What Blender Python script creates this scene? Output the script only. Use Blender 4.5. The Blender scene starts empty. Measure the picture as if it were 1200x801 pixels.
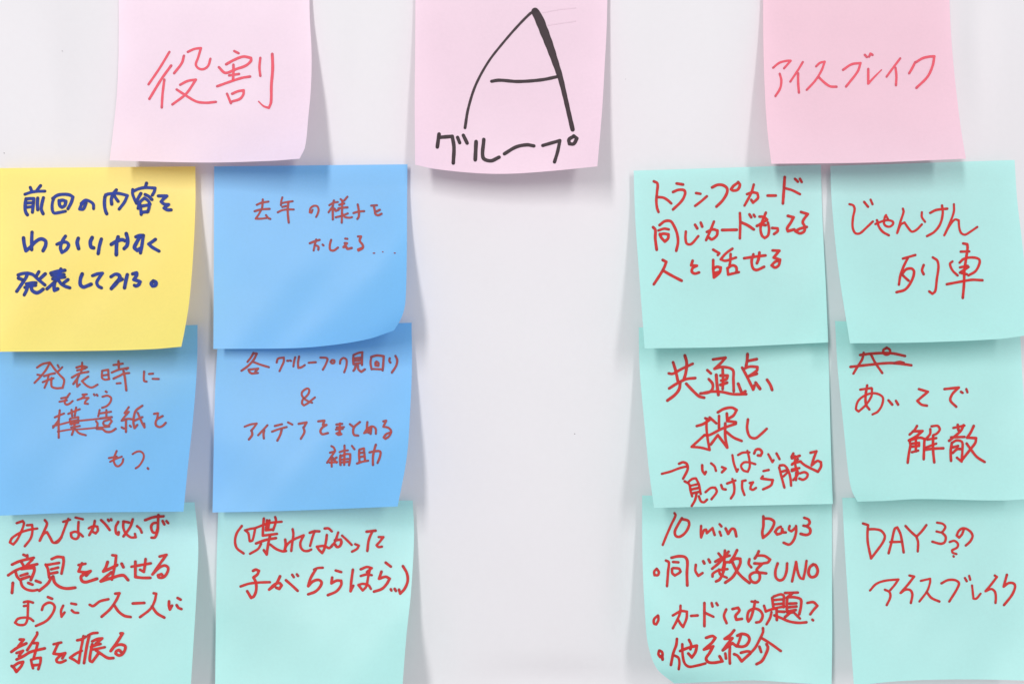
import bpy, math, random
from mathutils import Vector

C = bpy.context.scene.collection
SC = bpy.context.scene

# ------------------------------------------------------------------ camera
PX = 1.0 / 3000.0            # metres on the wall per photograph pixel (a note is 75 mm = 225 px)
D = 0.42                     # camera to wall
cam_d = bpy.data.cameras.new("camera")
cam = bpy.data.objects.new("camera", cam_d)
C.objects.link(cam)
cam.location = (0, -D, 0)
cam.rotation_euler = (math.radians(90), 0, 0)
cam_d.sensor_width = 36.0
cam_d.lens = 36.0 * D / (1200 * PX)
cam_d.clip_start = 0.01
cam_d.clip_end = 20
SC.camera = cam

# ------------------------------------------------------------------ world, lamps, exposure
w = bpy.data.worlds.new("World")
SC.world = w
w.use_nodes = True
w.node_tree.nodes["Background"].inputs[0].default_value = (0.95, 0.96, 1.0, 1)
w.node_tree.nodes["Background"].inputs[1].default_value = 0.61

def area(name, loc, size_x, size_y, power, col):
    l = bpy.data.lights.new(name, 'AREA')
    l.shape = 'RECTANGLE'
    l.size = size_x
    l.size_y = size_y
    l.energy = power
    l.color = col
    o = bpy.data.objects.new(name, l)
    C.objects.link(o)
    o.location = loc
    o.rotation_euler = (Vector((0, 0, 0)) - Vector(loc)).to_track_quat('-Z', 'Y').to_euler()
    return o

area("ceiling_lamp", (-0.60, -1.84, 0.58), 0.18, 0.9, 21.0, (1.0, 0.985, 0.97))
area("ceiling_lamp", (0.66, -1.84, 0.48), 0.18, 0.9, 11.0, (1.0, 0.985, 0.975))

SC.view_settings.view_transform = 'Standard'
SC.view_settings.look = 'None'
SC.view_settings.exposure = 0.0
SC.view_settings.gamma = 1.0

# ------------------------------------------------------------------ materials
def lin(r, g, b):
    f = lambda c: c / 12.92 if c <= 0.04045 else ((c + 0.055) / 1.055) ** 2.4
    return (f(r / 255), f(g / 255), f(b / 255), 1)

def paper_mat(name, col, trans=0.31, mottle=0.012, rough=0.43, scale=1.0):
    m = bpy.data.materials.new(name)
    m.use_nodes = True
    nt = m.node_tree
    for n in list(nt.nodes):
        nt.nodes.remove(n)
    N = nt.nodes.new
    L = nt.links.new
    out = N('ShaderNodeOutputMaterial')
    pr = N('ShaderNodeBsdfPrincipled')
    pr.inputs['Roughness'].default_value = rough
    pr.inputs['Specular IOR Level'].default_value = 0.5
    tc = N('ShaderNodeTexCoord')
    fib = N('ShaderNodeTexNoise')          # fibres in the paper
    fib.inputs['Scale'].default_value = 900 * scale
    fib.inputs['Detail'].default_value = 5
    cl = N('ShaderNodeTexNoise')           # cloudy formation of the sheet
    cl.inputs['Scale'].default_value = 70 * scale
    cl.inputs['Detail'].default_value = 4
    L(tc.outputs['Object'], fib.inputs['Vector'])
    L(tc.outputs['Object'], cl.inputs['Vector'])
    mx = N('ShaderNodeMix')
    mx.data_type = 'RGBA'
    mx.inputs['A'].default_value = col
    dark = tuple(c * (1 - mottle * 2.2) for c in col[:3]) + (1,)
    mx.inputs['B'].default_value = dark
    add = N('ShaderNodeMath'); add.operation = 'MULTIPLY'
    L(fib.outputs['Fac'], add.inputs[0])
    L(cl.outputs['Fac'], add.inputs[1])
    mr = N('ShaderNodeMapRange')
    mr.inputs['From Min'].default_value = 0.12
    mr.inputs['From Max'].default_value = 0.42
    L(add.outputs[0], mr.inputs['Value'])
    L(mr.outputs['Result'], mx.inputs['Factor'])
    L(mx.outputs['Result'], pr.inputs['Base Color'])
    bp = N('ShaderNodeBump')
    bp.inputs['Strength'].default_value = 0.07
    bp.inputs['Distance'].default_value = 0.0002
    L(fib.outputs['Fac'], bp.inputs['Height'])
    L(bp.outputs['Normal'], pr.inputs['Normal'])
    if trans > 0:
        tr = N('ShaderNodeBsdfTranslucent')
        gm = N('ShaderNodeGamma')          # light that goes through the sheet takes more of its colour
        gm.inputs['Gamma'].default_value = 1.9
        L(mx.outputs['Result'], gm.inputs['Color'])
        L(gm.outputs['Color'], tr.inputs['Color'])
        ms = N('ShaderNodeMixShader')
        ms.inputs[0].default_value = trans
        L(pr.outputs[0], ms.inputs[1])
        L(tr.outputs[0], ms.inputs[2])
        L(ms.outputs[0], out.inputs['Surface'])
    else:
        L(pr.outputs[0], out.inputs['Surface'])
    return m

def ink_mat(name, col, pool, over):
    m = bpy.data.materials.new(name)
    m.use_nodes = True
    nt = m.node_tree
    pr = nt.nodes['Principled BSDF']
    N = nt.nodes.new
    L = nt.links.new
    pr.inputs['Roughness'].default_value = 0.6
    pr.inputs['Specular IOR Level'].default_value = 0.25
    at = N('ShaderNodeAttribute')
    at.attribute_name = 'pool'
    tc = N('ShaderNodeTexCoord')
    no = N('ShaderNodeTexNoise')
    no.inputs['Scale'].default_value = 1400
    no.inputs['Detail'].default_value = 3
    L(tc.outputs['Object'], no.inputs['Vector'])
    s = N('ShaderNodeMath'); s.operation = 'MULTIPLY_ADD'
    L(no.outputs['Fac'], s.inputs[0])
    s.inputs[1].default_value = 0.55
    s.inputs[2].default_value = -0.2
    a = N('ShaderNodeMath'); a.operation = 'ADD'; a.use_clamp = True
    L(s.outputs[0], a.inputs[0])
    L(at.outputs['Fac'], a.inputs[1])
    mx = N('ShaderNodeMix'); mx.data_type = 'RGBA'
    mx.inputs['A'].default_value = col
    mx.inputs['B'].default_value = pool
    L(a.outputs[0], mx.inputs['Factor'])
    av = N('ShaderNodeAttribute')          # where two strokes cross the ink lies double
    av.attribute_name = 'crossing'
    m2 = N('ShaderNodeMix'); m2.data_type = 'RGBA'
    L(av.outputs['Fac'], m2.inputs['Factor'])
    L(mx.outputs['Result'], m2.inputs['A'])
    m2.inputs['B'].default_value = over
    L(m2.outputs['Result'], pr.inputs['Base Color'])
    return m

M = {
    'wall': paper_mat('white_paper', lin(211, 208, 211), 0.0, 0.008, 0.6, 0.5),
    'pink_pale': paper_mat('pale_pink_paper', lin(246, 226, 238)),
    'pink': paper_mat('pink_paper', lin(243, 218, 231)),
    'rose': paper_mat('rose_pink_paper', lin(245, 210, 223)),
    'yellow': paper_mat('yellow_paper', lin(254, 234, 130)),
    'blue': paper_mat('blue_paper', lin(128, 196, 243)),
    'mint': paper_mat('mint_paper', lin(188, 236, 232)),
    'red': ink_mat('red_marker', lin(190, 44, 40), lin(138, 38, 42), lin(196, 24, 18)),
    'red_blue': ink_mat('red_marker_on_blue', lin(158, 70, 64), lin(106, 60, 78), lin(174, 56, 42)),
    'red_pink': ink_mat('red_pencil_on_pink', lin(218, 86, 100), lin(178, 78, 96), lin(222, 62, 74)),
    'navy': ink_mat('blue_marker', lin(34, 56, 138), lin(26, 34, 74), lin(20, 50, 150)),
    'black': ink_mat('black_marker', lin(60, 48, 52), lin(44, 34, 38), lin(42, 33, 37)),
    'smudge': ink_mat('faint_grey_smudge', lin(214, 188, 201), lin(211, 185, 198), lin(211, 185, 198)),
}

# ------------------------------------------------------------------ the setting
FOLDS = [(-0.030, -0.124, 0.006, 0.022, 0.0010), (0.016, -0.132, 0.030, 0.006, 0.0010), (0.184, 0.118, 0.006, 0.030, 0.0011),
         (-0.183, 0.100, 0.008, 0.030, 0.0008), (-0.060, 0.106, 0.007, 0.03, 0.0007), (0.062, 0.112, 0.012, 0.03, 0.0010), (0.045, -0.09, 0.006, 0.03, 0.0008)]

def wall_depth(x, z):
    """gentle waves of the big sheet of paper, always behind the plane y = 0"""
    a = math.sin(x * 31 + z * 6 + 0.6) + 0.7 * math.sin(x * 57 - z * 11 + 2.0) + 0.6 * math.sin(z * 23 + x * 13 + 1.0)
    a += 0.5 * math.sin(x * 83 + z * 37)
    y = 0.0002 + 0.0012 * (2.8 + a)
    for fx, fz, sx, sz, am in FOLDS:
        y += 1.7 * am * math.exp(-((x - fx) / sx) ** 2 - ((z - fz) / sz) ** 2)
    return y

def grid_mesh(name, verts, nx, nz, mat, parent=None, loc=(0, 0, 0)):
    faces = []
    for j in range(nz):
        for i in range(nx):
            a = j * (nx + 1) + i
            faces.append((a, a + nx + 1, a + nx + 2, a + 1))
    me = bpy.data.meshes.new(name)
    me.from_pydata(verts, [], faces)
    me.materials.append(mat)
    me.polygons.foreach_set('use_smooth', [True] * len(faces))
    me.update()
    o = bpy.data.objects.new(name, me)
    C.objects.link(o)
    o.location = loc
    if parent:
        o.parent = parent
    return o

nx, nz = 330, 250
vs = []
for j in range(nz + 1):
    for i in range(nx + 1):
        x = -0.55 + 1.1 * i / nx
        z = 0.42 - 0.84 * j / nz
        vs.append((x, wall_depth(x, z), z))
wall = grid_mesh('wall', vs, nx, nz, M['wall'])
wall['kind'] = 'structure'
wall['label'] = 'large sheet of white paper hung on the wall'
for sx_, sy_, r_ in ((673.5, 508, 0.9), (5, 179.5, 0.9), (45, 41, 0.7), (73, 60, 0.7), (733, 93, 0.5)):
    x, z = (sx_ - 600) * PX, (400.5 - sy_) * PX
    y = wall_depth(x, z)
    k = (D + y) / D
    vs = [(x * k + math.cos(a * 0.7) * 0.7 * r_ * PX * (0.8 + 0.3 * math.sin(a * 5)), y - 0.00008, z * k + 0.7 * math.sin(a * 0.7) * r_ * PX) for a in range(9)]
    me = bpy.data.meshes.new('ink_speck')
    me.from_pydata(vs, [], [tuple(range(9))])
    me.materials.append(M['black'])
    o = bpy.data.objects.new('ink_speck', me)
    C.objects.link(o)
    o.parent = wall

# ------------------------------------------------------------------ sticky notes
def poly_at(pts, t):
    """point at fraction t of a smooth curve through pts"""
    n = len(pts)
    if n == 2:
        return (pts[0][0] + (pts[1][0] - pts[0][0]) * t, pts[0][1] + (pts[1][1] - pts[0][1]) * t)
    ls = [0.0]
    for a, b in zip(pts, pts[1:]):
        ls.append(ls[-1] + math.hypot(b[0] - a[0], b[1] - a[1]))
    s = t * ls[-1]
    k = 0
    while k < n - 2 and s > ls[k + 1]:
        k += 1
    f = (s - ls[k]) / (ls[k + 1] - ls[k])
    p1, p2 = pts[k], pts[k + 1]
    d = ls[k + 1] - ls[k]
    def tan(i):
        if i == 0:
            return ((pts[1][0] - pts[0][0]) / (ls[1] - ls[0]), (pts[1][1] - pts[0][1]) / (ls[1] - ls[0]))
        if i == n - 1:
            return ((pts[-1][0] - pts[-2][0]) / (ls[-1] - ls[-2]), (pts[-1][1] - pts[-2][1]) / (ls[-1] - ls[-2]))
        return ((pts[i + 1][0] - pts[i - 1][0]) / (ls[i + 1] - ls[i - 1]), (pts[i + 1][1] - pts[i - 1][1]) / (ls[i + 1] - ls[i - 1]))
    m1, m2 = tan(k), tan(k + 1)
    h00 = 2 * f ** 3 - 3 * f ** 2 + 1
    h10 = f ** 3 - 2 * f ** 2 + f
    h01 = -2 * f ** 3 + 3 * f ** 2
    h11 = f ** 3 - f ** 2
    return tuple(h00 * p1[c] + h10 * d * m1[c] + h01 * p2[c] + h11 * d * m2[c] for c in (0, 1))

class Sheet:
    """a note stuck along its top edge, its free end bending away from the wall"""
    def __init__(s, left, right, top, bottom, lift, curl=(0, 0), power=1.5, base=0.35, bow=0.0):
        s.l, s.r, s.t, s.b = left, right, top, bottom
        s.lift, s.curl, s.power, s.base, s.bow = lift, curl, power, base, bow
        s.wave, s.ph = 0.55, (left[0][0] * 0.37 + left[0][1] * 0.11) % 6.28
    def px(s, u, v):
        L, R, T, B = poly_at(s.l, v), poly_at(s.r, v), poly_at(s.t, u), poly_at(s.b, u)
        c00, c10, c01, c11 = s.l[0], s.r[0], s.l[-1], s.r[-1]
        return tuple((1 - u) * L[i] + u * R[i] + (1 - v) * T[i] + v * B[i]
                     - ((1 - u) * (1 - v) * c00[i] + u * (1 - v) * c10[i] + (1 - u) * v * c01[i] + u * v * c11[i]) for i in (0, 1))
    def h(s, u, v):                                   # millimetres off the wall
        g = max(0.0, (v - 0.12) / 0.88) ** s.power
        u = min(1.05, max(-0.05, u))
        uc = min(1.0, max(0.0, u))
        t = uc ** 1.8 if s.lift[1] > s.lift[0] else 1 - (1 - uc) ** 1.8
        e = s.lift[0] * (1 - t) + s.lift[1] * t
        e += s.bow * (1 - 4 * (u - 0.5) ** 2)
        a = s.base + e * g
        a += min(1.0, v * 1.6) ** 2 * s.wave * (math.sin(u * 7.5 + v * 3.1 + s.ph) + 0.6 * math.sin(v * 9.0 - u * 5.2 + 2 * s.ph)
                                               + 0.35 * math.sin(u * 15 + v * 12 + 3 * s.ph))
        cl = max(0.0, (1 - u) + v - 1.35) / 0.65
        cr = max(0.0, u + v - 1.35) / 0.65
        return a + s.curl[0] * cl ** 2 + s.curl[1] * cr ** 2
    def world(s, u, v, off=0.0, p=None):
        p = p or s.px(u, v)
        hh = (s.h(u, v) + off) / 1000.0
        k = (D - hh) / D
        return Vector(((p[0] - 600) * PX * k, -hh, (400.5 - p[1]) * PX * k))
    def inv(s, x, y, g=None):
        u, v = g or (0.5, 0.5)
        for _ in range(8):
            p = s.px(u, v)
            ex, ey = x - p[0], y - p[1]
            if abs(ex) + abs(ey) < 0.01:
                break
            d = 1e-3
            pu, pv = s.px(u + d, v), s.px(u, v + d)
            a, b = (pu[0] - p[0]) / d, (pv[0] - p[0]) / d
            c, e = (pu[1] - p[1]) / d, (pv[1] - p[1]) / d
            det = a * e - b * c
            u += (e * ex - b * ey) / det
            v += (-c * ex + a * ey) / det
            u = min(1.1, max(-0.1, u)); v = min(1.1, max(-0.1, v))
        return u, v

def smooth_stroke(pts):
    """split at sharp corners, then resample each piece as a smooth curve"""
    pieces, cur = [], [pts[0]]
    for i in range(1, len(pts) - 1):
        cur.append(pts[i])
        a = math.atan2(pts[i][1] - pts[i - 1][1], pts[i][0] - pts[i - 1][0])
        b = math.atan2(pts[i + 1][1] - pts[i][1], pts[i + 1][0] - pts[i][0])
        t = abs((b - a + math.pi) % (2 * math.pi) - math.pi)
        if t > 1.25:
            pieces.append(cur)
            cur = [pts[i]]
    cur.append(pts[-1])
    pieces.append(cur)
    out = []
    for p in pieces:
        q = [p[0]]
        for a in p[1:]:
            if math.hypot(a[0] - q[-1][0], a[1] - q[-1][1]) > 0.02:
                q.append(a)
        if len(q) == 1:
            q.append((q[0][0] + 0.3, q[0][1] + 0.1) + tuple(q[0][2:]))
        ln = sum(math.hypot(b[0] - a[0], b[1] - a[1]) for a, b in zip(q, q[1:]))
        n = max(2, int(ln / 0.6) + 1)
        r = [poly_at([a[:2] for a in q], k / n) for k in range(n + 1)]
        ws = None
        if len(q[0]) > 2:
            ds = [0.0]
            for a, b in zip(q, q[1:]):
                ds.append(ds[-1] + math.hypot(b[0] - a[0], b[1] - a[1]))
            ws = []
            for k in range(n + 1):
                s = ds[-1] * k / n
                j = 0
                while j < len(q) - 2 and s > ds[j + 1]:
                    j += 1
                f = (s - ds[j]) / (ds[j + 1] - ds[j])
                ws.append(q[j][2] * (1 - f) + q[j + 1][2] * f)
        out.append((r, ws))
    return out

def write(name, sheet, root, blocks, mat, width, rnd):
    """one line of writing as ribbons of ink lying on the sheet"""
    verts, faces, pool, owner, flat = [], [], [], [], []
    k_st = 0
    for (x0, y0, sc, text) in blocks:
        for st in text.split(';'):
            st = st.strip()
            if not st:
                continue
            pts = []
            for tok in st.split():
                f = [float(a) for a in tok.split(',')]
                pts.append((x0 + f[0] / sc, y0 + f[1] / sc) + ((f[2],) if len(f) > 2 else ()))
            if len(pts) == 1:
                pts.append((pts[0][0] + 0.4, pts[0][1] + 0.2))
            wv = width * 1.13 * rnd.uniform(0.93, 1.07)
            pieces = smooth_stroke(pts)
            for pi, (r, ws) in enumerate(pieces):
                n = len(r)
                ph = rnd.uniform(0, 6)
                off = 0.10 + 0.004 * (k_st % 60)
                k_st += 1
                ring, pl = [], []
                tang = []
                for i in range(n):
                    a, b = r[max(0, i - 1)], r[min(n - 1, i + 1)]
                    d = math.hypot(b[0] - a[0], b[1] - a[1]) or 1
                    tang.append(((b[0] - a[0]) / d, (b[1] - a[1]) / d))
                def half(i):
                    base = ws[i] if ws else wv
                    return 0.5 * base * (1 + 0.03 * math.sin(i * 0.30 + ph))
                def end_pool(i):
                    e = 1e9
                    if pi == 0:
                        e = i
                    if pi == len(pieces) - 1:
                        e = min(e, n - 1 - i)
                    return max(0.0, 1 - e / 4.8)
                # rows of three vertices, with round caps
                rows = []
                for s_ in (-80, -60, -35):
                    t, w_ = tang[0], half(0)
                    c, sn = math.cos(math.radians(s_)), math.sin(math.radians(s_))
                    rows.append(((r[0][0] + t[0] * sn * w_, r[0][1] + t[1] * sn * w_), t, w_ * c, end_pool(0)))
                for i in range(n):
                    rows.append((r[i], tang[i], half(i), end_pool(i)))
                for s_ in (35, 60, 80):
                    t, w_ = tang[-1], half(n - 1)
                    c, sn = math.cos(math.radians(s_)), math.sin(math.radians(s_))
                    rows.append(((r[-1][0] + t[0] * sn * w_, r[-1][1] + t[1] * sn * w_), t, w_ * c, end_pool(n - 1)))
                base_i = len(verts)
                g = None
                for (c0, t, hw, pv) in rows:
                    nrm = (-t[1], t[0])
                    for sd in (-1, 0, 1):
                        q = (c0[0] + nrm[0] * hw * sd, c0[1] + nrm[1] * hw * sd)
                        u, v = sheet.inv(q[0], q[1], g)
                        g = (u, v)
                        verts.append(sheet.world(u, v, off, q) - root.location)
                        owner.append((k_st, (q[0], q[1])))
                        pool.append(min(1, pv * 0.5 + (0.22 if sd else 0.0)))
                flat += [(p_, k_st) for p_ in r]
                for i in range(len(rows) - 1):
                    a = base_i + i * 3
                    faces += [(a, a + 1, a + 4, a + 3), (a + 1, a + 2, a + 5, a + 4)]
    me = bpy.data.meshes.new(name)
    me.from_pydata(verts, [], faces)
    # every face towards the room
    import bmesh
    bm = bmesh.new(); bm.from_mesh(me)
    for f in bm.faces:
        f.normal_update()
        if f.normal.y > 0:
            f.normal_flip()
    bm.to_mesh(me); bm.free()
    at = me.attributes.new('pool', 'FLOAT', 'POINT')
    at.data.foreach_set('value', pool)
    cells = {}
    for p_, k_ in flat:
        cells.setdefault((int(p_[0] // 4), int(p_[1] // 4)), []).append((p_, k_))
    cross = []
    for k_, q in owner:
        ci, cj = int(q[0] // 4), int(q[1] // 4)
        best = 1e9
        for di in (-1, 0, 1):
            for dj in (-1, 0, 1):
                for p_, kk in cells.get((ci + di, cj + dj), ()):
                    if abs(kk - k_) > 1:
                        best = min(best, math.hypot(p_[0] - q[0], p_[1] - q[1]))
        cross.append(max(0.0, min(1.0, 1.6 - best / (0.42 * width))) * 0.8)
    ac = me.attributes.new('crossing', 'FLOAT', 'POINT')
    ac.data.foreach_set('value', cross)
    me.materials.append(M[mat])
    me.polygons.foreach_set('use_smooth', [True] * len(me.polygons))
    me.update()
    o = bpy.data.objects.new(name, me)
    C.objects.link(o)
    o.parent = root
    return o

def note(label, sheet, paper, lines, seed, group='sticky notes on the white paper'):
    rnd = random.Random(seed)
    root = bpy.data.objects.new('sticky_note', None)
    C.objects.link(root)
    root.empty_display_size = 0.01
    root.location = sheet.world(0.5, 0.0)
    root['label'] = label
    root['category'] = 'sticky note'
    root['group'] = group
    n = 64
    vs = [sheet.world(i / n, j / n) - root.location for j in range(n + 1) for i in range(n + 1)]
    grid_mesh('paper_sheet', vs, n, n, M[paper], root)
    for ln in lines:
        o = write(ln[0], sheet, root, ln[3], ln[1], ln[2], rnd)
        if len(ln) > 4:
            o['label'] = ln[4]
    return root

HL, HC, ST = 'handwritten_line', 'handwritten_letter', 'strikethrough'

# ---------------- pink headings
note('palest pink sticky note with two large red kanji, above the yellow and blue notes',
     Sheet([(139, -36), (139, 60), (137, 110), (133, 150), (128.5, 188)],
           [(362, -36), (363, 20), (365, 60), (364.5, 100), (361, 140), (357.5, 172), (351, 186)],
           [(139, -36), (362, -36)], [(128.5, 188), (240, 190.5), (318, 188.5), (351, 186)], (14, 19), (0, 4)),
     'pink_pale', [
    (HL, 'red_pink', 2.7, [
        (160, 50, 10, """385,110 270,300 140,490;405,270 290,430 150,660;325,435 305,600 295,760;555,155 530,240 440,360;
600,110 680,75 755,65 720,180 695,260 730,305 790,310 840,270 865,190;510,495 600,450 695,435 580,600 420,725;470,550 570,615 700,690 810,705 930,695"""),
        (245, 50, 10, """295,100 345,125;200,255 290,205 400,165 490,180 490,215 430,270 320,310 190,355 115,290;285,260 285,350 280,440;235,385 350,368;
95,512 240,460 380,415 480,398;210,600 235,660 255,710;270,600 340,570 405,560 400,610 360,660 270,690;600,180 590,290 600,390;
740,135,3.4 745,300,3.6 730,500,3.4 725,700,3.2 700,765,3 640,745,2.2 580,690,1.6"""),
    ])], 1)

note('pink sticky note with a big black letter A above black katakana',
     Sheet([(487, -22), (486.5, 60), (486, 120), (486.5, 193)],
           [(712, -22), (711, 30), (709, 70), (705.5, 130), (700, 195)],
           [(487, -22), (712, -22)], [(486.5, 193), (510, 198), (560, 203), (600, 203.5), (650, 200), (700, 195)], (14, 20), (0, 0), 1.5, 0.35, -4),
     'pink', [
    (HC, 'black', 3.3, [(500, 0, 4.005, """503,54,3.2 485,65,3.2 430,120,3 360,200,2.8 290,290,2.8 230,400,3 195,510,3.2 180,600,3.6;
509,55,9 527,88,10.6 552,150,10.4 577,215,9.4 603,290,7.8 626,360,6.6 645,435,5.6 668,535,5.2 685,608,5.4;305,382 340,377 430,383 540,375 615,360""")],
     'big black letter A with one thick leg'),
    (HL, 'black', 3.8, [(500, 0, 4.005, """58,630 50,690;60,645 120,640 128,690 125,765;145,645 155,670;172,635 190,672;232,665 228,750;
268,655 265,740 300,755 340,738;365,722 420,690 470,680 503,685;545,683 625,660 615,710 600,760;690,640 668,655 670,675 690,675 705,650 690,638""")]),
    ('pen_smudge', 'smudge', 1.2, [(500, 0, 4.005, "545,60 620,45 700,38;570,118 640,108 700,100")], 'faint grey smudges beside the letter A'),
    ], 2)

note('deeper pink sticky note with one line of red katakana, above the mint notes',
     Sheet([(894.5, -34), (894.5, 40), (896, 100), (899, 150), (904, 192)],
           [(1112, -34), (1113, 10), (1116, 60), (1121, 110), (1126, 150), (1132, 186)],
           [(894.5, -34), (1112, -34)], [(904, 192), (1020, 190.5), (1132, 186)], (17, 20)),
     'rose', [
    (HL, 'red_pink', 2.5, [
        (895, 55, 10.91, """120,268 200,205 290,180 345,178 300,230 260,275;205,345 225,430 210,530 150,630;500,195 430,310 340,445;440,340 440,450 450,585;
670,250 720,205 780,190 740,300 660,430 550,550;705,390 780,460 850,505 930,510"""),
        (985, 55, 10, """30,270 130,205 235,190 200,290 65,465;285,95 310,120;335,115 352,80 375,95;325,260,3 325,430,3 400,350,2.2 480,270,1.5;
700,135 620,240 540,350;645,245 655,340 650,450;875,180 840,250 805,310;885,180 960,135 1040,115 1100,112 1080,220 1020,350 890,480"""),
    ])], 3)

# ---------------- left pair of columns
note('yellow sticky note with three lines of navy blue handwriting',
     Sheet([(-3, 197), (-5, 300), (-9, 412)],
           [(229, 195), (229, 240), (226.3, 300), (221.7, 354), (216.2, 388), (212.5, 406)],
           [(-3, 197), (229, 195)], [(-9, 412), (120, 410.7), (180, 408.8), (212.5, 406)], (13, 24), (0, 0), 1.4),
     'yellow', [
    (HL, 'navy', 3.4, [
        (20, 210, 12, """185,115 205,165;330,90 275,160;110,212 190,185 270,172 390,168;125,275 115,340 112,420 125,470 145,500;130,278 180,272 235,272 228,340 215,465;
135,335 225,330;128,395 220,385;290,265 285,340 290,430;370,260 350,340 340,420 365,485;515,265 495,340 495,430 520,475 580,470 680,450;
500,270 570,225 660,212 740,222 785,250 760,330 715,415;590,300 600,370 630,395 670,370 685,310 640,295 590,305;960,300 910,350 880,420 930,420 970,330;900,340 960,295 1020,310 1070,350 1075,415"""),
        (110, 205, 12, """165,280 150,340 150,440 165,510 180,545;150,310 180,275 250,262 330,258 400,270 470,290 430,380 355,480;315,210 270,270 245,340 250,410;280,280 310,330 340,370;
740,115 725,165;560,225 630,195 720,178 860,185 850,230 820,285;545,205 545,270 570,340 600,400;660,260 620,330 600,385;720,275 770,300 815,345;
620,470 650,380 710,325 760,360 790,410;650,420 660,500 665,555;660,440 720,430 780,420 770,480 750,520;670,525 760,515;
905,295 1025,295 970,345 945,375 990,410 1050,415 985,465 1030,490 1085,490"""),
    ]),
    (HL, 'navy', 3.8, [
        (20, 265, 12, """90,165 100,250 125,345 180,300 240,235 300,190 350,180 400,210 400,270 365,345;210,85 205,200 205,330;
560,255 620,230 690,225 725,265 690,330 630,370 610,300 640,200 680,140;860,170 845,230 865,315;1055,160 1030,220 1040,290 1075,305;1185,180 1160,270 1140,385"""),
        (100, 265, 12, """365,255 430,215 510,190 560,205;460,150 440,230 435,400;575,105 595,190 585,270 545,315;710,150 760,130 815,130;815,130 805,200 790,300 775,375;
770,140 720,230 690,300 730,340 780,310;985,185 930,225 890,250 940,295 1035,350"""),
    ]),
    (HL, 'navy', 3.7, [
        (10, 310, 12, """135,145 200,125 270,120 240,190 180,280 115,375;140,190 200,215;270,120 340,140 420,210 510,285;425,100 390,160;515,130 440,200;250,270 330,255 385,255;
230,320 300,300 380,290;270,270 260,340 220,425;320,300 330,360 390,395 440,380 485,345;790,80 690,95 595,120;610,150 780,138;620,200 700,185 790,175;
735,60 715,130 690,200 640,250 540,340;650,240 640,310 645,360 690,340;700,215 740,270 800,305 860,325;835,210 770,260;1035,130 1010,200 1010,280 1050,315 1100,300 1160,275"""),
        (90, 310, 12, """220,155 290,130 360,120 310,190 280,250 300,300 345,325;480,170,4 540,135,4 590,145,4.4 603,190,5 560,250,5.2 485,335,4.6;560,240 635,205;710,140 690,220 670,325;
785,130 840,115 840,150 800,210 850,225 890,240 870,280 830,300 810,290;1075,230 1045,265 1065,300 1105,290 1112,250 1075,230"""),
    ])], 4)

note('blue sticky note with a curled lower right corner, beside the yellow note',
     Sheet([(251, 195), (250.6, 300), (250, 408.6)],
           [(477.5, 192.6), (477, 240), (476.7, 300), (475.5, 348), (473.5, 363), (469, 375), (461.7, 387)],
           [(251, 195), (477.5, 192.6)], [(250, 408.6), (345, 407.7), (390, 404), (431.7, 397), (461.7, 387)], (9, 17), (0, 10), 1.4),
     'blue', [
    (HL, 'red_blue', 2.3, [
        (290, 225, 12, """130,180 200,150 295,135;215,105 210,180 205,230;100,270 190,245 310,237;190,255 160,310 115,375 190,375 270,365;260,325 290,365 320,378;
490,75 475,130 470,185;485,155 560,140 635,130;490,210 540,197;425,285 490,255 560,245 650,245;575,140 565,250 570,340 580,430;915,250 900,290 875,285 885,230 930,195 980,200 1000,250 985,310 965,350"""),
        (360, 225, 12, """310,185 370,150 430,140;375,120 360,200 360,385;360,200 330,240 300,285;385,235 400,265 440,250;470,100 500,130;565,65 520,120;450,180 520,160;440,230 500,220 565,215;
495,120 490,220 485,430;400,355 470,338;570,300 500,330;490,300 530,350 600,360 630,352;650,295 720,275 800,268;710,175 725,260 725,340 705,378;900,190 980,185;935,190 950,260 960,310 1000,325 1045,305;1020,250 970,275"""),
    ]),
    (HL, 'red_blue', 2.5, [
        (355, 270, 10, """80,150 130,130 195,110;155,105 140,160 125,235;140,170 180,190 180,225;230,165 240,175;330,110 315,170 320,225 360,235 410,200;495,95 520,98;
490,148 515,150 475,195 505,190 520,215 570,205;645,70 680,70 665,120 700,170 700,205 650,235 645,222 690,205;825,265,1.6 840,265,1.6;934,250,1.5 937,251,1.5;1070,264,1.4 1082,264,1.4"""),
    ])], 5)

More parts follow.
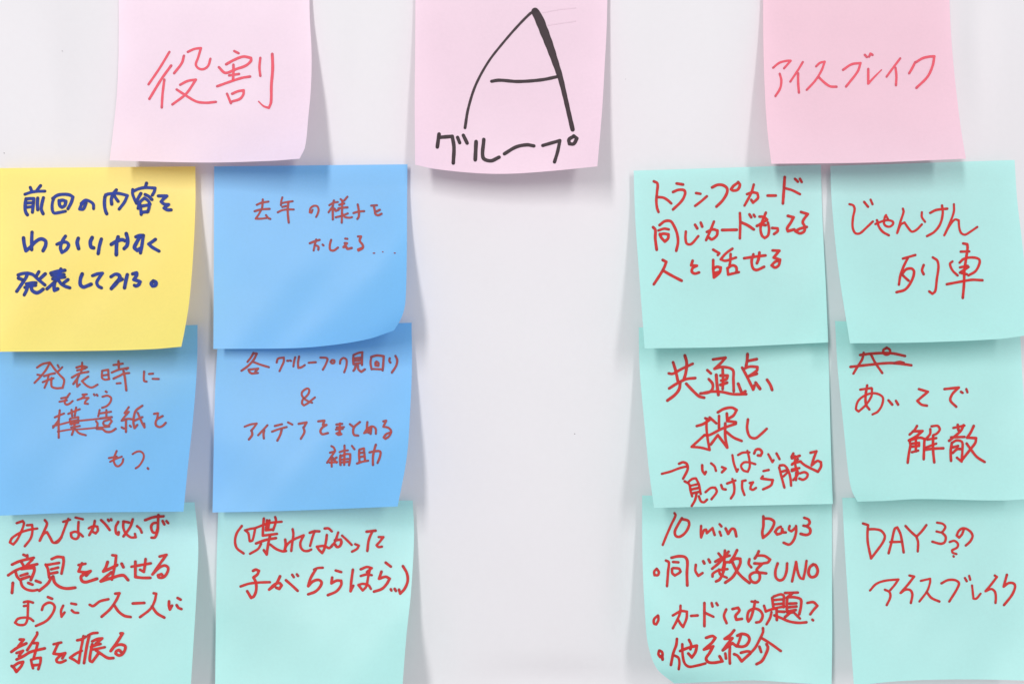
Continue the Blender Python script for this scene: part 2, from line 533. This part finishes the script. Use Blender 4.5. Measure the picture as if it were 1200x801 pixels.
note('blue sticky note with a struck-out word, below the yellow note',
     Sheet([(-2, 388), (-3, 480), (-6, 604)],
           [(231.5, 380.5), (230.8, 430), (226.3, 490), (220.8, 541), (215, 599)],
           [(-2, 388), (231.5, 380.5)], [(-6, 604), (90, 600.3), (215, 599)], (10, 25), (0, 0), 1.3),
     'blue', [
    (HL, 'red_blue', 2.3, [
        (35, 415, 12, """100,185 180,135 280,115 230,210 160,300 65,400;105,285 160,295;285,120 350,210 420,290 480,360 460,470 370,475 310,455 300,400 305,330;390,150 405,180;455,180 395,240;
200,305 280,280 350,265;180,390 240,365 330,335;260,300 245,370 205,470;655,185 730,165 800,180;665,225 730,210 780,195;590,325 690,270 820,245;735,115 730,190 720,260;690,290 670,330 610,415;670,330 660,400 665,455 700,420;
820,310 730,375 800,440 870,465 950,425"""),
        (110, 415, 12, """115,230 115,330 160,355 215,345;120,230 200,215 205,290 210,350;130,295 200,285;275,150 405,130;345,95 350,190;250,255 350,215 480,190 455,210;
275,340 370,295 420,270 495,262;415,230 435,330 455,505;320,408 375,403;705,240 705,370 740,382;775,275 830,270;825,343 910,345"""),
    ]),
    (HL, 'red_blue', 2.2, [
        (55, 455, 12, """320,70 270,140 250,200 275,225 320,210 360,175;200,138 290,120;175,185 280,165;500,85 560,80;430,160 500,135 585,130 540,180 530,210 575,215;540,85 480,145;
660,80 670,95;700,85 710,100;825,40 840,50;780,115 850,100 900,130 890,190 840,245 775,270"""),
    ]),
    (HL, 'red_blue', 2.3, [
        (55, 455, 12, """110,405 175,375 240,350;180,305 165,450 165,690;165,440 130,490 85,550;300,355 380,320 460,290;345,300 355,390;410,265 390,380;320,430 330,470 345,505;330,420 440,400 440,470;320,460 440,440;330,500 440,480;
340,545 460,525;390,480 375,570 350,650;390,560 450,625 545,655;740,300 720,390;735,350 900,325;835,300 835,400;750,420 910,400;800,460 890,430 910,460 860,520 800,510 790,480;690,460 710,490 700,560;700,565 780,570 830,605 900,605 965,565"""),
        (100, 455, 12, """610,260 550,345 610,325 530,420 510,450;510,450 600,425 650,430;570,430 570,610;510,545 540,560;625,520 640,535;800,240 710,310 680,400 675,480 690,555 730,510;690,450 800,400;735,340 770,420 800,490 830,545 825,490;
965,355 1020,345 1010,420;1085,385 1000,440 990,510 1040,540 1090,520 1130,480"""),
    ]),
    (ST, 'red_blue', 2.0, [
        (55, 455, 12, "85,525 200,500 320,470 480,450 720,425 910,400;150,605 330,575 480,570 700,550 880,535"),
    ]),
    (HL, 'red_blue', 2.3, [
        (110, 515, 15, "400,195 360,300 350,380 390,455 440,460 500,400 515,335;265,320 400,295;285,385 380,335 490,295;680,250 750,210 820,205 870,250 870,330 800,450 735,500;945,495 955,510"),
    ])], 6)

note('blue sticky note with an ampersand between its lines, under the curled blue note',
     Sheet([(255.5, 383), (254.4, 412), (252, 460), (249, 600)],
           [(482.3, 378), (482.7, 430), (481, 475), (476.7, 535), (466, 593)],
           [(255.5, 383), (482.3, 378)], [(249, 600), (330, 598.3), (466, 593)], (8, 24), (0, 0), 1.4),
     'blue', [
    (HL, 'red_blue', 2.4, [
        (275, 405, 12, """265,100 230,160 180,225;260,105 310,110 270,190 190,280 95,350;260,225 350,260 480,300;195,340 215,375 250,390;195,335 330,320 290,360;240,390 325,380;
590,235 610,180 690,165 690,220 660,290 630,355;740,210 755,210;780,205 790,212;850,160 835,220 825,290;905,150 890,240 895,310 940,300 985,270;1040,238 1140,230"""),
        (370, 405, 12, """65,165 150,170 165,190 140,260 100,335;210,225 230,200 260,205 260,235 230,245 210,225;340,250 350,200 390,170 430,195 430,280 400,370;
530,130 525,200 530,260;530,130 600,100 655,90 650,180 650,270;540,175 640,165;540,210 640,200;540,250 640,240;560,270 550,320 530,350;590,260 600,330 640,365 690,330;
780,160 770,240 785,330;780,155 860,135 955,145 950,240 940,345;810,325 940,330;840,235 840,275 880,280 880,240 855,220 840,240;1040,175 1035,210 1050,235;1120,140 1145,200 1130,280 1070,375"""),
    ]),
    (HL, 'red_blue', 2.2, [(345, 450, 26.7, "550,575 430,530 300,440 230,330 250,230 400,130 460,170 440,290 340,410 260,480 240,600 300,660 420,590 530,500 640,410")]),
    (HL, 'red_blue', 2.4, [
        (280, 485, 12, """80,175 160,145 250,130 200,200 170,230;180,235 185,290 140,355;400,155 340,220 270,295;355,225 345,280 350,340;505,165 605,140;465,245 560,210 670,180;600,220 580,290 540,370;690,115 750,145;
840,135 950,115 915,180;905,185 920,250 870,345"""),
        (365, 485, 12, """95,100 180,90 160,150 210,150 150,190 125,240 150,280 230,265;350,145 430,135;355,185 455,180;345,215 440,205;400,130 395,230 400,260;400,260 420,280 380,290 350,270 395,250;
540,140 590,180;680,110 600,180 585,240 600,290 655,300;785,110 780,200 800,260;830,180 800,240 740,265 780,210 850,170 900,200 905,275;840,190 830,275;1010,100 1050,90 1010,175 1080,190 1120,240 1090,310 1040,345 1015,325 1050,280 1110,255"""),
    ]),
    (HL, 'red_blue', 2.4, [
        (375, 515, 15, """200,110 240,135 265,190;175,225 260,205 200,290 125,400;200,310 205,470;220,310 290,400;290,310 230,350;170,400 300,390;430,100 430,190 425,440;345,215 420,190 490,185;
360,270 350,350 360,440;370,290 450,250 530,250 530,340 510,445;370,345 500,335;375,395 500,385;560,105 605,165;690,180 685,270 695,380;695,170 770,150 780,250 790,360;700,230 770,220;700,300 775,290;650,415 740,385 845,365;
870,220 960,200 1050,200 1065,230 1045,320 1010,405;980,85 950,190 930,300 930,440"""),
    ])], 7)

note('mint sticky note with four full lines of red handwriting, at lower left',
     Sheet([(-2, 592), (-2, 700), (-4, 812)],
           [(228, 588), (232.3, 636), (230.7, 685), (226.5, 757), (223, 812)],
           [(-2, 592), (228, 588)], [(-4, 812), (120, 812), (223, 812)], (8, 24), (0, 0), 1.3),
     'mint', [
    (HL, 'red', 2.8, [
        (0, 600, 10, """195,125 265,100 280,130 250,220 200,320 155,375 115,350 140,300 230,240 330,205 435,188;315,150 375,145 380,210 360,300 290,395;525,90 550,130 520,210 465,330 510,250 550,230 590,300 620,350 670,350 720,290;
800,75 770,150 740,230 720,280 690,320 650,350;740,110 820,85;885,60 970,80;920,110 915,200 920,280 890,310 840,290 830,240 880,225 930,245 970,280"""),
        (90, 595, 10, """140,235 190,210 240,215 245,260 220,295 185,275;210,150 195,220 145,315;285,140 335,190 385,255;365,135 375,150;400,128 405,140;485,160 455,220 460,290 485,310 490,280;545,155 610,168;
545,155 545,230 570,290 630,340 690,340 680,300;655,130 625,220 545,330;705,210 740,240 760,285;800,140 900,105 1015,95;955,80 950,180 945,270 915,340 875,345;930,170 890,180 870,220 890,280 930,290 950,230;1005,150 1025,190;1050,150 1070,175"""),
    ]),
    (HL, 'red', 3.1, [
        (0, 645, 10, """275,45 310,60;320,50 320,90;140,160 230,120 395,80;250,130 280,180;380,100 300,180;95,285 180,230 300,185 435,155;180,240 200,300 235,340;250,210 400,195 400,240 360,340;240,290 320,265;250,330 340,300;
150,375 140,490;240,345 260,410 310,450 380,465 440,455;330,375 380,395;420,350 475,370;535,160 560,210 575,310;605,95 670,70 740,75 745,130 720,265;545,165 690,140;600,215 680,195;590,265 670,250;600,310 560,380 460,465;620,300 640,370 700,420 780,440 880,430;
920,165 1000,150;960,145 920,240 1000,250 1060,235 1010,290;1010,260 950,300 960,350 1000,365 1060,350 1135,325"""),
        (85, 640, 10, """410,180 390,240 360,290 430,260 520,215;465,100 510,105 500,200 480,290 460,385;455,300 330,405 430,375 590,335 650,390;575,200 595,240;690,235 800,215 915,195;735,175 735,290 735,355 820,365 910,365;
855,145 845,230 835,295 790,270;1020,115 1100,95 1030,190 935,325 1010,250 1080,220 1120,250 1100,320 1060,360 1010,360 1000,335 1040,320 1060,345"""),
    ]),
    (HL, 'red', 2.9, [
        (0, 690, 10, """280,150 330,140 385,155;280,195 320,190;330,150 325,260 320,350 290,410 220,415 175,390 210,345 290,330 350,340 390,370;560,90 610,110;490,240 510,190 570,155 620,170 640,210 610,290 540,370 420,428;
740,190 715,250 720,320 755,270;835,165 890,175;840,245 870,270 915,275"""),
        (98, 685, 10, """70,230 110,245 190,190 290,165;370,100 420,95 380,180 310,280 210,370;355,230 410,310 480,360 550,373;575,215 710,208;820,95 850,100 830,190 780,280 660,375;800,250 860,330 945,380;1000,190 1000,240 1010,285 1035,240;1100,150 1135,170;1090,235 1110,265 1145,280"""),
    ]),
    (HL, 'red', 3.0, [
        (5, 735, 14.56, """265,200 330,200 240,315;120,410 220,340 375,265;210,430 320,390 250,480;210,540 330,480 450,410 690,350;125,650 170,690 205,750;150,660 240,600 320,580 290,650 210,745;560,80 560,110 500,210 390,380;490,260 570,260 550,340 500,520;
455,545 470,620 490,690;460,545 540,520 620,510 615,590 580,705;480,640 600,630;840,280 970,250;920,260 840,440 930,450 1040,430 990,520;970,460 890,540 900,580 960,590 1045,555"""),
        (75, 735, 14.56, """225,212 300,195 370,150;330,140 310,250 280,400 250,600 170,545 100,510 200,440 300,390;410,130 480,95 570,85;430,130 390,300 340,600;480,230 570,190 650,180 540,270;460,325 550,290 620,275;490,370 600,350 695,330;
480,280 450,430 440,560 480,580 540,500 590,430;540,380 640,450 750,515 840,515;965,95 1000,95 900,250 795,395 870,310 970,285 1040,310 1040,370 990,450 930,470 880,440 890,400 940,380 980,420"""),
    ])], 8)

note('mint sticky note with two red lines inside round brackets',
     Sheet([(256, 588), (254, 656), (252.8, 743), (252, 812)],
           [(483.7, 586), (485.2, 628), (481.6, 694), (476.4, 743), (471, 812)],
           [(256, 588), (483.7, 586)], [(252, 812), (360, 812), (471, 812)], (8, 25), (0, 0), 1.4),
     'mint', [
    (HL, 'red', 2.8, [
        (265, 600, 12, """220,190 150,290 125,400 150,500 245,575;265,250 310,290 330,400;285,245 340,230 410,220 370,390 335,405;420,215 600,150 780,130;530,85 520,200 515,325 600,315 715,300;575,110 560,250 650,240;690,65 700,120 660,250;610,110 590,235;
420,435 560,385 700,360;615,330 590,450 570,590 530,530;490,440 450,510 335,580;620,450 700,510 790,545 840,540;830,380 835,450 820,540;935,235 945,310 930,420 915,540;820,540 850,460 930,390 1090,320 1045,420 1050,490 1090,535 1150,540 1195,520"""),
        (355, 605, 12, """95,225 160,205 230,205;165,200 130,300 100,410;305,165 360,165 405,205;335,255 325,340 300,450 270,510 230,470 195,420 290,410 330,425 370,440 420,390;495,220 450,350 400,420;450,330 530,320 540,360 520,410 480,425 450,390;
550,265 610,320 685,395;735,385 785,405 760,450 690,490;895,210 1020,195;975,205 925,330 905,480;1065,285 1130,285 1080,350 1035,400 1060,425 1110,420"""),
    ]),
    (HL, 'red', 2.9, [
        (275, 655, 10.91, """235,145 270,130 310,145 290,190 240,230 270,290 275,390 245,470 210,490 160,405;75,345 180,310 300,295 450,290;580,215 530,310 440,385 510,320 570,300 600,330 570,375 530,360;655,265 730,330 805,400;735,195 755,225;795,190 810,210;
1015,130 1060,110 1125,105;1040,120 970,240 940,340 1000,280 1070,260 1110,290 1090,350 1030,410 940,445"""),
        (375, 650, 10.91, """200,195 270,215;155,285 145,360 210,325 270,325 270,380 210,460 100,510;420,185 400,330 390,460 425,390;520,180 600,150 660,165 600,215;520,265 600,245 660,255;640,170 615,280 590,400 545,450 490,380 550,365 620,385 650,430;
840,95 905,145;785,210 755,300 840,275 890,300 850,370 790,430 690,465;905,435 912,450;955,430 970,455;1060,140 1110,230 1120,330 1080,430 1025,490 1010,440"""),
    ])], 9)

# ---------------- right pair of columns
note('mint sticky note with three lines of red writing, its lower half blank',
     Sheet([(742.6, 200), (744.4, 255), (748.6, 315), (755.5, 408)],
           [(962, 193), (963.7, 255), (967.5, 330), (970.6, 401)],
           [(742.6, 200), (962, 193)], [(755.5, 408), (850, 406.5), (970.6, 401)], (23, 10), (0, 0), 1.4),
     'mint', [
    (HL, 'red', 2.9, [
        (755, 200, 12, """135,150 185,180 180,300 170,420 180,520 200,580;180,370 270,380 330,415 380,460;455,180 545,195;405,300 480,270 560,275 575,320 530,420 405,545;730,315 790,325;715,495 800,430 880,360;
955,235 1030,200 1110,205 1165,250 1160,320 1100,420 1015,505"""),
        (845, 200, 12, """245,165 180,210 140,260 170,280 235,265 265,200 240,160;460,195 430,300 380,400 330,490;365,330 440,305 510,315 520,380 450,450 425,410;655,350 770,350;895,90 885,250 870,460;895,245 1000,275 1110,330;1040,115 1080,155;1110,115 1135,160"""),
    ]),
    (HL, 'red', 3.0, [
        (755, 250, 12, """125,195 155,230 155,350 175,510;215,165 290,110 370,110 420,180 460,280 475,400 450,525;200,240 280,215 345,225;220,290 240,340 290,395 335,350 340,295 270,285 220,300;585,255 580,350 600,425 660,430 760,320;715,160 745,210;795,130 815,185;
980,115 930,240 870,375;880,260 960,225 1030,240 1020,310 950,365 910,340"""),
        (850, 245, 12, """-45,294 60,292 160,290;205,55 210,180 205,410;220,185 310,225 400,285;340,75 365,115;400,80 415,105;570,50 520,170 495,270 515,370 555,405 600,370 615,280 600,190;480,105 540,110 590,150 480,215;445,235 500,215 565,225;
660,265 735,270 735,310 685,350;880,95 960,115 920,190 870,270 880,310 970,285;1065,40 1160,70 1100,150 1090,190 1115,240 1110,310 1050,340 985,310 1050,275 1145,250"""),
    ]),
    (HL, 'red', 3.0, [
        (755, 285, 12, "260,235 310,260 280,340 230,430 135,575;260,380 380,450 525,525;680,245 660,310 740,315 680,350 670,400 710,425 770,410"),
        (825, 285, 12, """130,90 215,140 195,165;130,235 130,360 140,480 220,410 235,340 180,330 130,360;145,420 215,400;400,75 310,140 235,225 300,245 450,200;375,150 370,250 360,310;330,350 340,440 490,405;330,350 400,310 450,330 460,380 450,410;
565,210 700,190 865,170;695,155 670,250 690,350 740,375 845,330;780,130 770,210 745,280;965,100 1060,105 980,200 1070,230 1050,310 1000,340 950,310 1000,260 1040,245"""),
    ])], 10)

note('mint sticky note with two slanting lines of large red writing, under the rose pink note',
     Sheet([(973, 194.4), (975, 240), (982.5, 315), (996, 402)],
           [(1189, 187.5), (1192, 234), (1198, 285), (1208, 392)],
           [(973, 194.4), (1189, 187.5)], [(996, 402), (1080, 401), (1170, 397), (1208, 392)], (25, 19), (0, 0), 1.4),
     'mint', [
    (HL, 'red', 2.6, [
        (985, 225, 13.33, """140,190 200,210 220,270 195,400 190,550 230,640 300,645 400,560 505,460;370,155 430,230;470,120 500,190;545,500 640,460 740,440 815,460 820,500 770,540 710,530 680,490 690,400 710,360 740,420;570,440 600,540 660,620 755,675;
975,260 985,310 940,450 885,640 940,510 1000,475 1066,570 1116,618 1186,590 1271,505"""),
        (1065, 225, 13.33, "205,315 205,390 255,465;335,325 430,280 600,260;520,210 530,340 490,500 400,620 285,688;705,190 705,300 660,440 555,675 640,520 720,430 780,440 790,560 820,640 880,665 960,620 1070,545"),
    ]),
    (HL, 'red', 2.8, [
        (1045, 280, 10.68, """140,245 295,200;200,240 150,340 110,450 90,570;130,440 180,380 250,370 280,410 250,520 170,630 60,665;140,455 210,520;400,325 380,390 400,440;515,230 570,270 585,350 565,500 545,650 510,685 470,655;
895,55 945,65 950,110 930,250 910,400 905,560 890,735;865,158 970,155;760,280 730,310 760,390 825,455;850,295 900,250 1000,230 1090,250 1100,300 1050,400 960,455;855,355 950,335;855,420 960,350;870,425 940,440;690,565 850,535 1000,510 1135,515"""),
    ])], 11)

note('mint sticky note with two large red lines over a small line with an arrow',
     Sheet([(748.6, 383.5), (749.5, 430), (755.5, 499), (760.5, 550), (766.5, 594.7)],
           [(969, 384), (971, 420), (973, 500), (974.3, 545), (976, 590)],
           [(748.6, 383.5), (969, 384)], [(766.5, 594.7), (880, 592), (976, 590)], (23, 10), (0, 0), 1.4),
     'mint', [
    (HL, 'red', 3.2, [
        (775, 408, 11.96, """165,195 200,310 235,470;330,100 355,200 345,330 315,440;105,350 160,355 280,290 440,215;110,560 230,485 350,430 475,415;265,480 250,570 190,650 85,730;350,495 450,600 530,670 600,690;
645,305 695,350;665,430 720,500 710,580 650,620 550,630;560,632 700,605 850,610 1000,640 1190,640;725,155 900,130 830,210 745,285 860,260 1000,300 1010,430 1015,600;770,370 780,500 800,650;860,290 865,430 860,570;830,380 930,380 910,430 840,450;830,510 920,480"""),
        (825, 408, 11.96, """610,80 605,160 590,250;620,175 740,150;535,270 590,370 640,470 690,575;550,290 640,255 750,260 740,310 610,400;630,390 740,355;480,495 520,600;525,640 580,600;690,575 705,520;725,480 785,565;885,440 930,510 955,580"""),
    ]),
    (HL, 'red', 2.9, [
        (800, 470, 10.91, """180,315 260,290 340,240 290,215;310,220 305,330 320,480 345,620 230,590 115,580 280,430;345,205 430,280;450,140 530,95 630,80 690,110 650,180 590,220 570,250 680,265;465,185 465,340;565,155 570,250;280,430 340,430 500,350 680,285;
545,280 545,450 570,590 450,430 360,550;560,390 650,460 755,505;835,230 825,350 860,450 930,470 1000,420 1075,350"""),
    ]),
    (HL, 'red', 2.7, [
        (770, 525, 11.44, "65,340 180,310 300,265 400,240;295,205 350,185 400,210 410,280 350,405;605,225 610,300 640,345 655,315;725,200 770,240 790,300;870,250 920,270 870,320;1010,90 1030,200 1070,310 1085,280"),
        (865, 520, 11.43, """0,145 60,115 150,110;125,90 150,200 155,300 130,370 70,350 40,290 80,245 150,245 230,268;215,125 240,75 290,70 320,110 300,155 265,150;405,135 460,240 475,215;515,125 555,200;
550,310 580,430 620,580;560,285 620,285 670,350 700,450 710,555;580,370 650,350;610,430 660,380;740,125 715,170;720,190 825,155;720,275 800,200;760,160 770,300 790,330;725,262 840,230;720,340 820,320;830,230 900,285 1070,370;
720,360 790,340 800,400 740,480;830,390 890,375 930,400 920,445 870,475 820,460;780,380 775,480;970,115 1050,95 1010,200 985,285 1060,225 1110,240 1110,300 1070,370"""),
    ]),
    (HL, 'red', 2.7, [
        (770, 525, 11.44, """370,440 430,480 450,570 470,640;420,450 470,410 520,400 560,480 585,610;450,500 540,480;460,550 550,530;480,600 570,580;530,600 510,690 465,770;560,640 590,710 630,720 670,685;650,585 720,530 780,525 800,580 730,680;
860,490 880,540 920,550;940,470 1050,430;1010,410 1035,500 1030,600 990,670"""),
        (865, 520, 11.43, "100,485 55,495 55,590 85,680;155,520 200,510 170,560 165,600 200,610 240,585;340,360 410,345;330,430 310,460 380,470 465,480 440,550 335,605"),
    ])], 12)

note('mint sticky note with a crossed-out scribble above its red writing',
     Sheet([(978.6, 376), (981.6, 430), (988.5, 499), (994.5, 556), (998.8, 576), (1005, 587.3)],
           [(1195, 379), (1198, 440), (1203, 520), (1209, 584)],
           [(978.6, 376), (1195, 379)], [(1005, 587.3), (1035, 586.5), (1077, 584.3), (1170, 586), (1209, 584)], (22, 15), (4, 0), 1.4),
     'mint', [
    (HL, 'red', 2.8, [(990, 400, 13.33, "295,175 270,280 200,390 135,500;240,210 400,190 580,180 750,185 940,225;410,200 470,320 585,490;655,100 605,130 605,180 650,205 700,185 705,130 655,95")]),
    (ST, 'red', 2.8, [(990, 400, 13.33, "90,395 400,360 700,335 900,350 1040,370;780,335 860,318 920,332")]),
    (HL, 'red', 2.7, [(995, 440, 8, """105,130 210,115;170,90 155,190 160,270 190,315;215,120 210,190 160,270 90,335 65,310 90,230 170,175 250,165 315,200 310,270 270,335 220,362;370,230 405,270;440,235 460,270;
655,125 740,150 680,200 640,235 680,270 730,280;895,125 1030,110 970,170 950,230 1005,290;1050,150 1065,160;1100,125 1110,155""")]),
    (HL, 'red', 2.8, [(1055, 490, 10.91, """215,95 180,150 120,205;160,165 285,160 200,230 110,280;120,290 130,340 110,450 95,565;120,280 250,245 310,260 305,370 300,520;150,320 240,310 240,350 150,360;150,430 230,410;200,250 200,420;
400,100 480,95 505,140 470,190 420,215;385,135 380,200 310,280;350,270 460,250;330,370 460,320;310,400 430,385 550,380;420,230 420,400 435,560;680,120 820,90;735,80 745,150;810,85 780,150 730,200 625,285;650,240 820,235;660,310 645,420 650,540;
665,310 720,280 790,300 795,400 785,550 725,500;670,370 740,350;670,440 730,390 770,390;940,95 900,180 855,245 970,250 960,310 900,390 790,530;850,320 900,390 980,490 1080,555""")]),
    ], 13)

note('mint sticky note with a bulleted list in red and a curled lower left corner',
     Sheet([(752.5, 580), (753, 656), (756.5, 728), (760, 757), (770, 783), (790, 800)],
           [(974.8, 585), (975, 685), (975.3, 740), (974.5, 802)],
           [(752.5, 580), (974.8, 585)], [(790, 800), (830, 798.5), (880, 796.5), (925, 799), (974.5, 802)], (18, 10), (10, 0), 1.4),
     'mint', [
    (HL, 'red', 2.9, [
        (770, 595, 12, "245,70 260,100 200,230 130,390 80,515;350,140 290,240 250,330 265,390 320,400 400,340 450,240 440,180 390,160 350,155;620,250 615,330 620,410 660,310 690,300 700,350 780,280 810,375;880,225 905,255;880,330 900,385;965,285 1000,360 1050,290 1090,300 1115,395"),
        (865, 595, 12, "355,115 355,250 340,340 350,415 430,350 490,260 505,190 450,150 365,145;600,260 560,280 520,330 550,370 610,345 620,290 630,340 670,340;725,250 715,300 750,325 810,270;815,250 815,340 780,450 720,510 640,485;930,135 990,160 1005,210 960,250 920,245;960,250 1010,290 1010,350 960,375 880,360"),
    ]),
    (HL, 'red', 3.0, [
        (760, 640, 12, "115,310 80,350 85,400 130,400 145,360 120,315;245,195 285,220 275,350 260,555;325,155 420,135 510,145 545,200 540,380 545,545;345,215 420,220;330,310 335,370 370,405 430,370 450,350;345,300 430,310 450,350;665,255 660,340 700,410 760,370;770,205 785,235;845,180 865,220"),
        (825, 635, 12, """205,155 240,200;295,115 285,240;345,130 300,190;160,270 250,220 360,185;290,190 220,280 115,370;280,230 285,290 260,390;120,480 125,440 210,390 330,375;295,290 270,420 220,520 170,548;210,380 230,450 320,495;
465,110 420,200 360,280 440,230 510,230 510,290 470,380 400,490 300,565;400,280 460,400 540,490 640,570;290,280 380,275;770,125 745,180 715,225;740,185 850,190 930,240 900,280 830,295;640,235 630,300 665,350;710,295 820,300 750,370 740,390 780,440 780,520 730,565 670,545 645,470 700,425 790,425 875,435"""),
        (900, 645, 17.14, "195,250 150,400 160,530 230,590 310,560 370,420 385,250;485,610 530,400 565,220 600,420 650,540 710,560 750,380 775,200;910,270 840,330 815,450 870,525 960,500 1000,400 960,290 905,270"),
    ]),
    (HL, 'red', 2.9, [
        (755, 700, 10, "160,205 115,250 115,300 140,310 165,260 165,210;425,90 420,170 390,250 335,355;335,205 430,155 500,160 495,240 455,340 430,310 400,260;550,210 625,205;705,60 705,330;715,175 810,220;790,60 800,100;845,60 860,85;960,135 935,210 965,295;1035,130 1100,115 1115,150 1070,210 1080,255 1145,245"),
        (865, 690, 12, """190,170 280,180;240,165 220,260 180,400 145,450 130,400 150,310 230,270 310,300 345,370 310,450 255,465;365,230 390,310 440,290 510,270;480,120 490,210 500,270;500,100 600,70 640,90 640,180 640,250;500,150 620,140;510,210 620,200;
390,310 520,265 650,240;470,320 450,400 400,490;540,270 545,430;560,310 650,315;510,365 600,400 720,450 850,470 960,462;660,50 840,45;770,50 680,120;690,120 685,220 690,320;700,110 790,110 880,140 885,230 860,350;720,200 820,195;720,250 820,240;710,310 810,290;740,320 660,390;780,320 870,410;720,330 780,320;
975,190 1060,180 1115,230 1060,290 1015,350;1045,425 1055,435"""),
    ]),
    (HL, 'red', 3.0, [
        (760, 735, 12, "150,320 140,370 165,410 195,390 190,340 155,320;190,390 198,445;400,155 390,240 350,350 315,520;370,390 420,420 435,490 425,580;475,230 480,380 510,500 570,545 680,530 800,500;445,325 560,280 680,250 660,340 610,415 560,360;570,170 600,240 590,300;810,140 900,115 940,140 890,210 780,305 910,260 860,350 810,430 840,480 920,490 1040,470 1000,400"),
        (830, 730, 12, "365,95 310,160 230,215 340,205 270,290 205,375;205,375 340,275 400,320;305,330 300,450 305,560;240,420 250,490;410,170 470,145 550,165 580,220 540,300 480,325 420,320;460,160 440,230 410,310;365,430 410,450 470,530 590,420;460,410 550,390 600,400;770,65 770,120 720,230 660,340 590,420;745,200 860,270 1020,385;720,325 745,400;820,290 840,340 800,450 750,530 680,570"),
    ])], 14)

note('mint sticky note with red capitals and katakana, in the lower right corner',
     Sheet([(987, 583), (990, 642), (994.6, 714), (1000.6, 803)],
           [(1200, 581), (1204, 650), (1207, 720), (1212, 797)],
           [(987, 583), (1200, 581)], [(1000.6, 803), (1040, 798.5), (1085, 796), (1147, 795.5), (1212, 797)], (23, 15), (0, 0), 1.3),
     'mint', [
    (HL, 'red', 2.6, [
        (1005, 605, 13.33, "85,105 165,130 155,250 160,400 210,650 310,520 400,390 425,300 370,220 280,195 170,195;485,570 530,400 580,190 620,165 670,270 700,420 720,555;510,395 690,390;750,145 830,230 920,310 1000,230 1075,130;920,310 945,400 940,540"),
        (1080, 605, 14.56, "265,100 360,120 405,170 385,220 340,265 255,250;345,265 410,340 395,430 330,460 185,425;720,215 690,300 640,355 600,320 630,250 690,200 760,205 840,260 870,330 830,420 755,490;480,430 560,410 620,460 610,520 520,570 530,610 595,635;545,670 550,680"),
    ]),
    (HL, 'red', 2.6, [
        (1010, 665, 12, "115,315 200,225 320,180 515,160 460,240 400,310;325,305 390,340 400,410 350,520;670,105 735,120 650,230 545,350 610,305 680,310 710,370 690,490;830,180 960,150 960,200 920,320 810,470;915,340 980,420 1090,470"),
        (1100, 665, 12, "40,215 130,170 230,170 285,210 260,290 150,470;370,140 395,185;430,110 445,165;470,245 490,430 530,430 590,360;790,105 820,125 740,230 660,325 740,295 790,330 805,410 800,490;960,95 915,260 990,210 1060,220 1075,270 1030,380 920,520"),
    ])], 15)
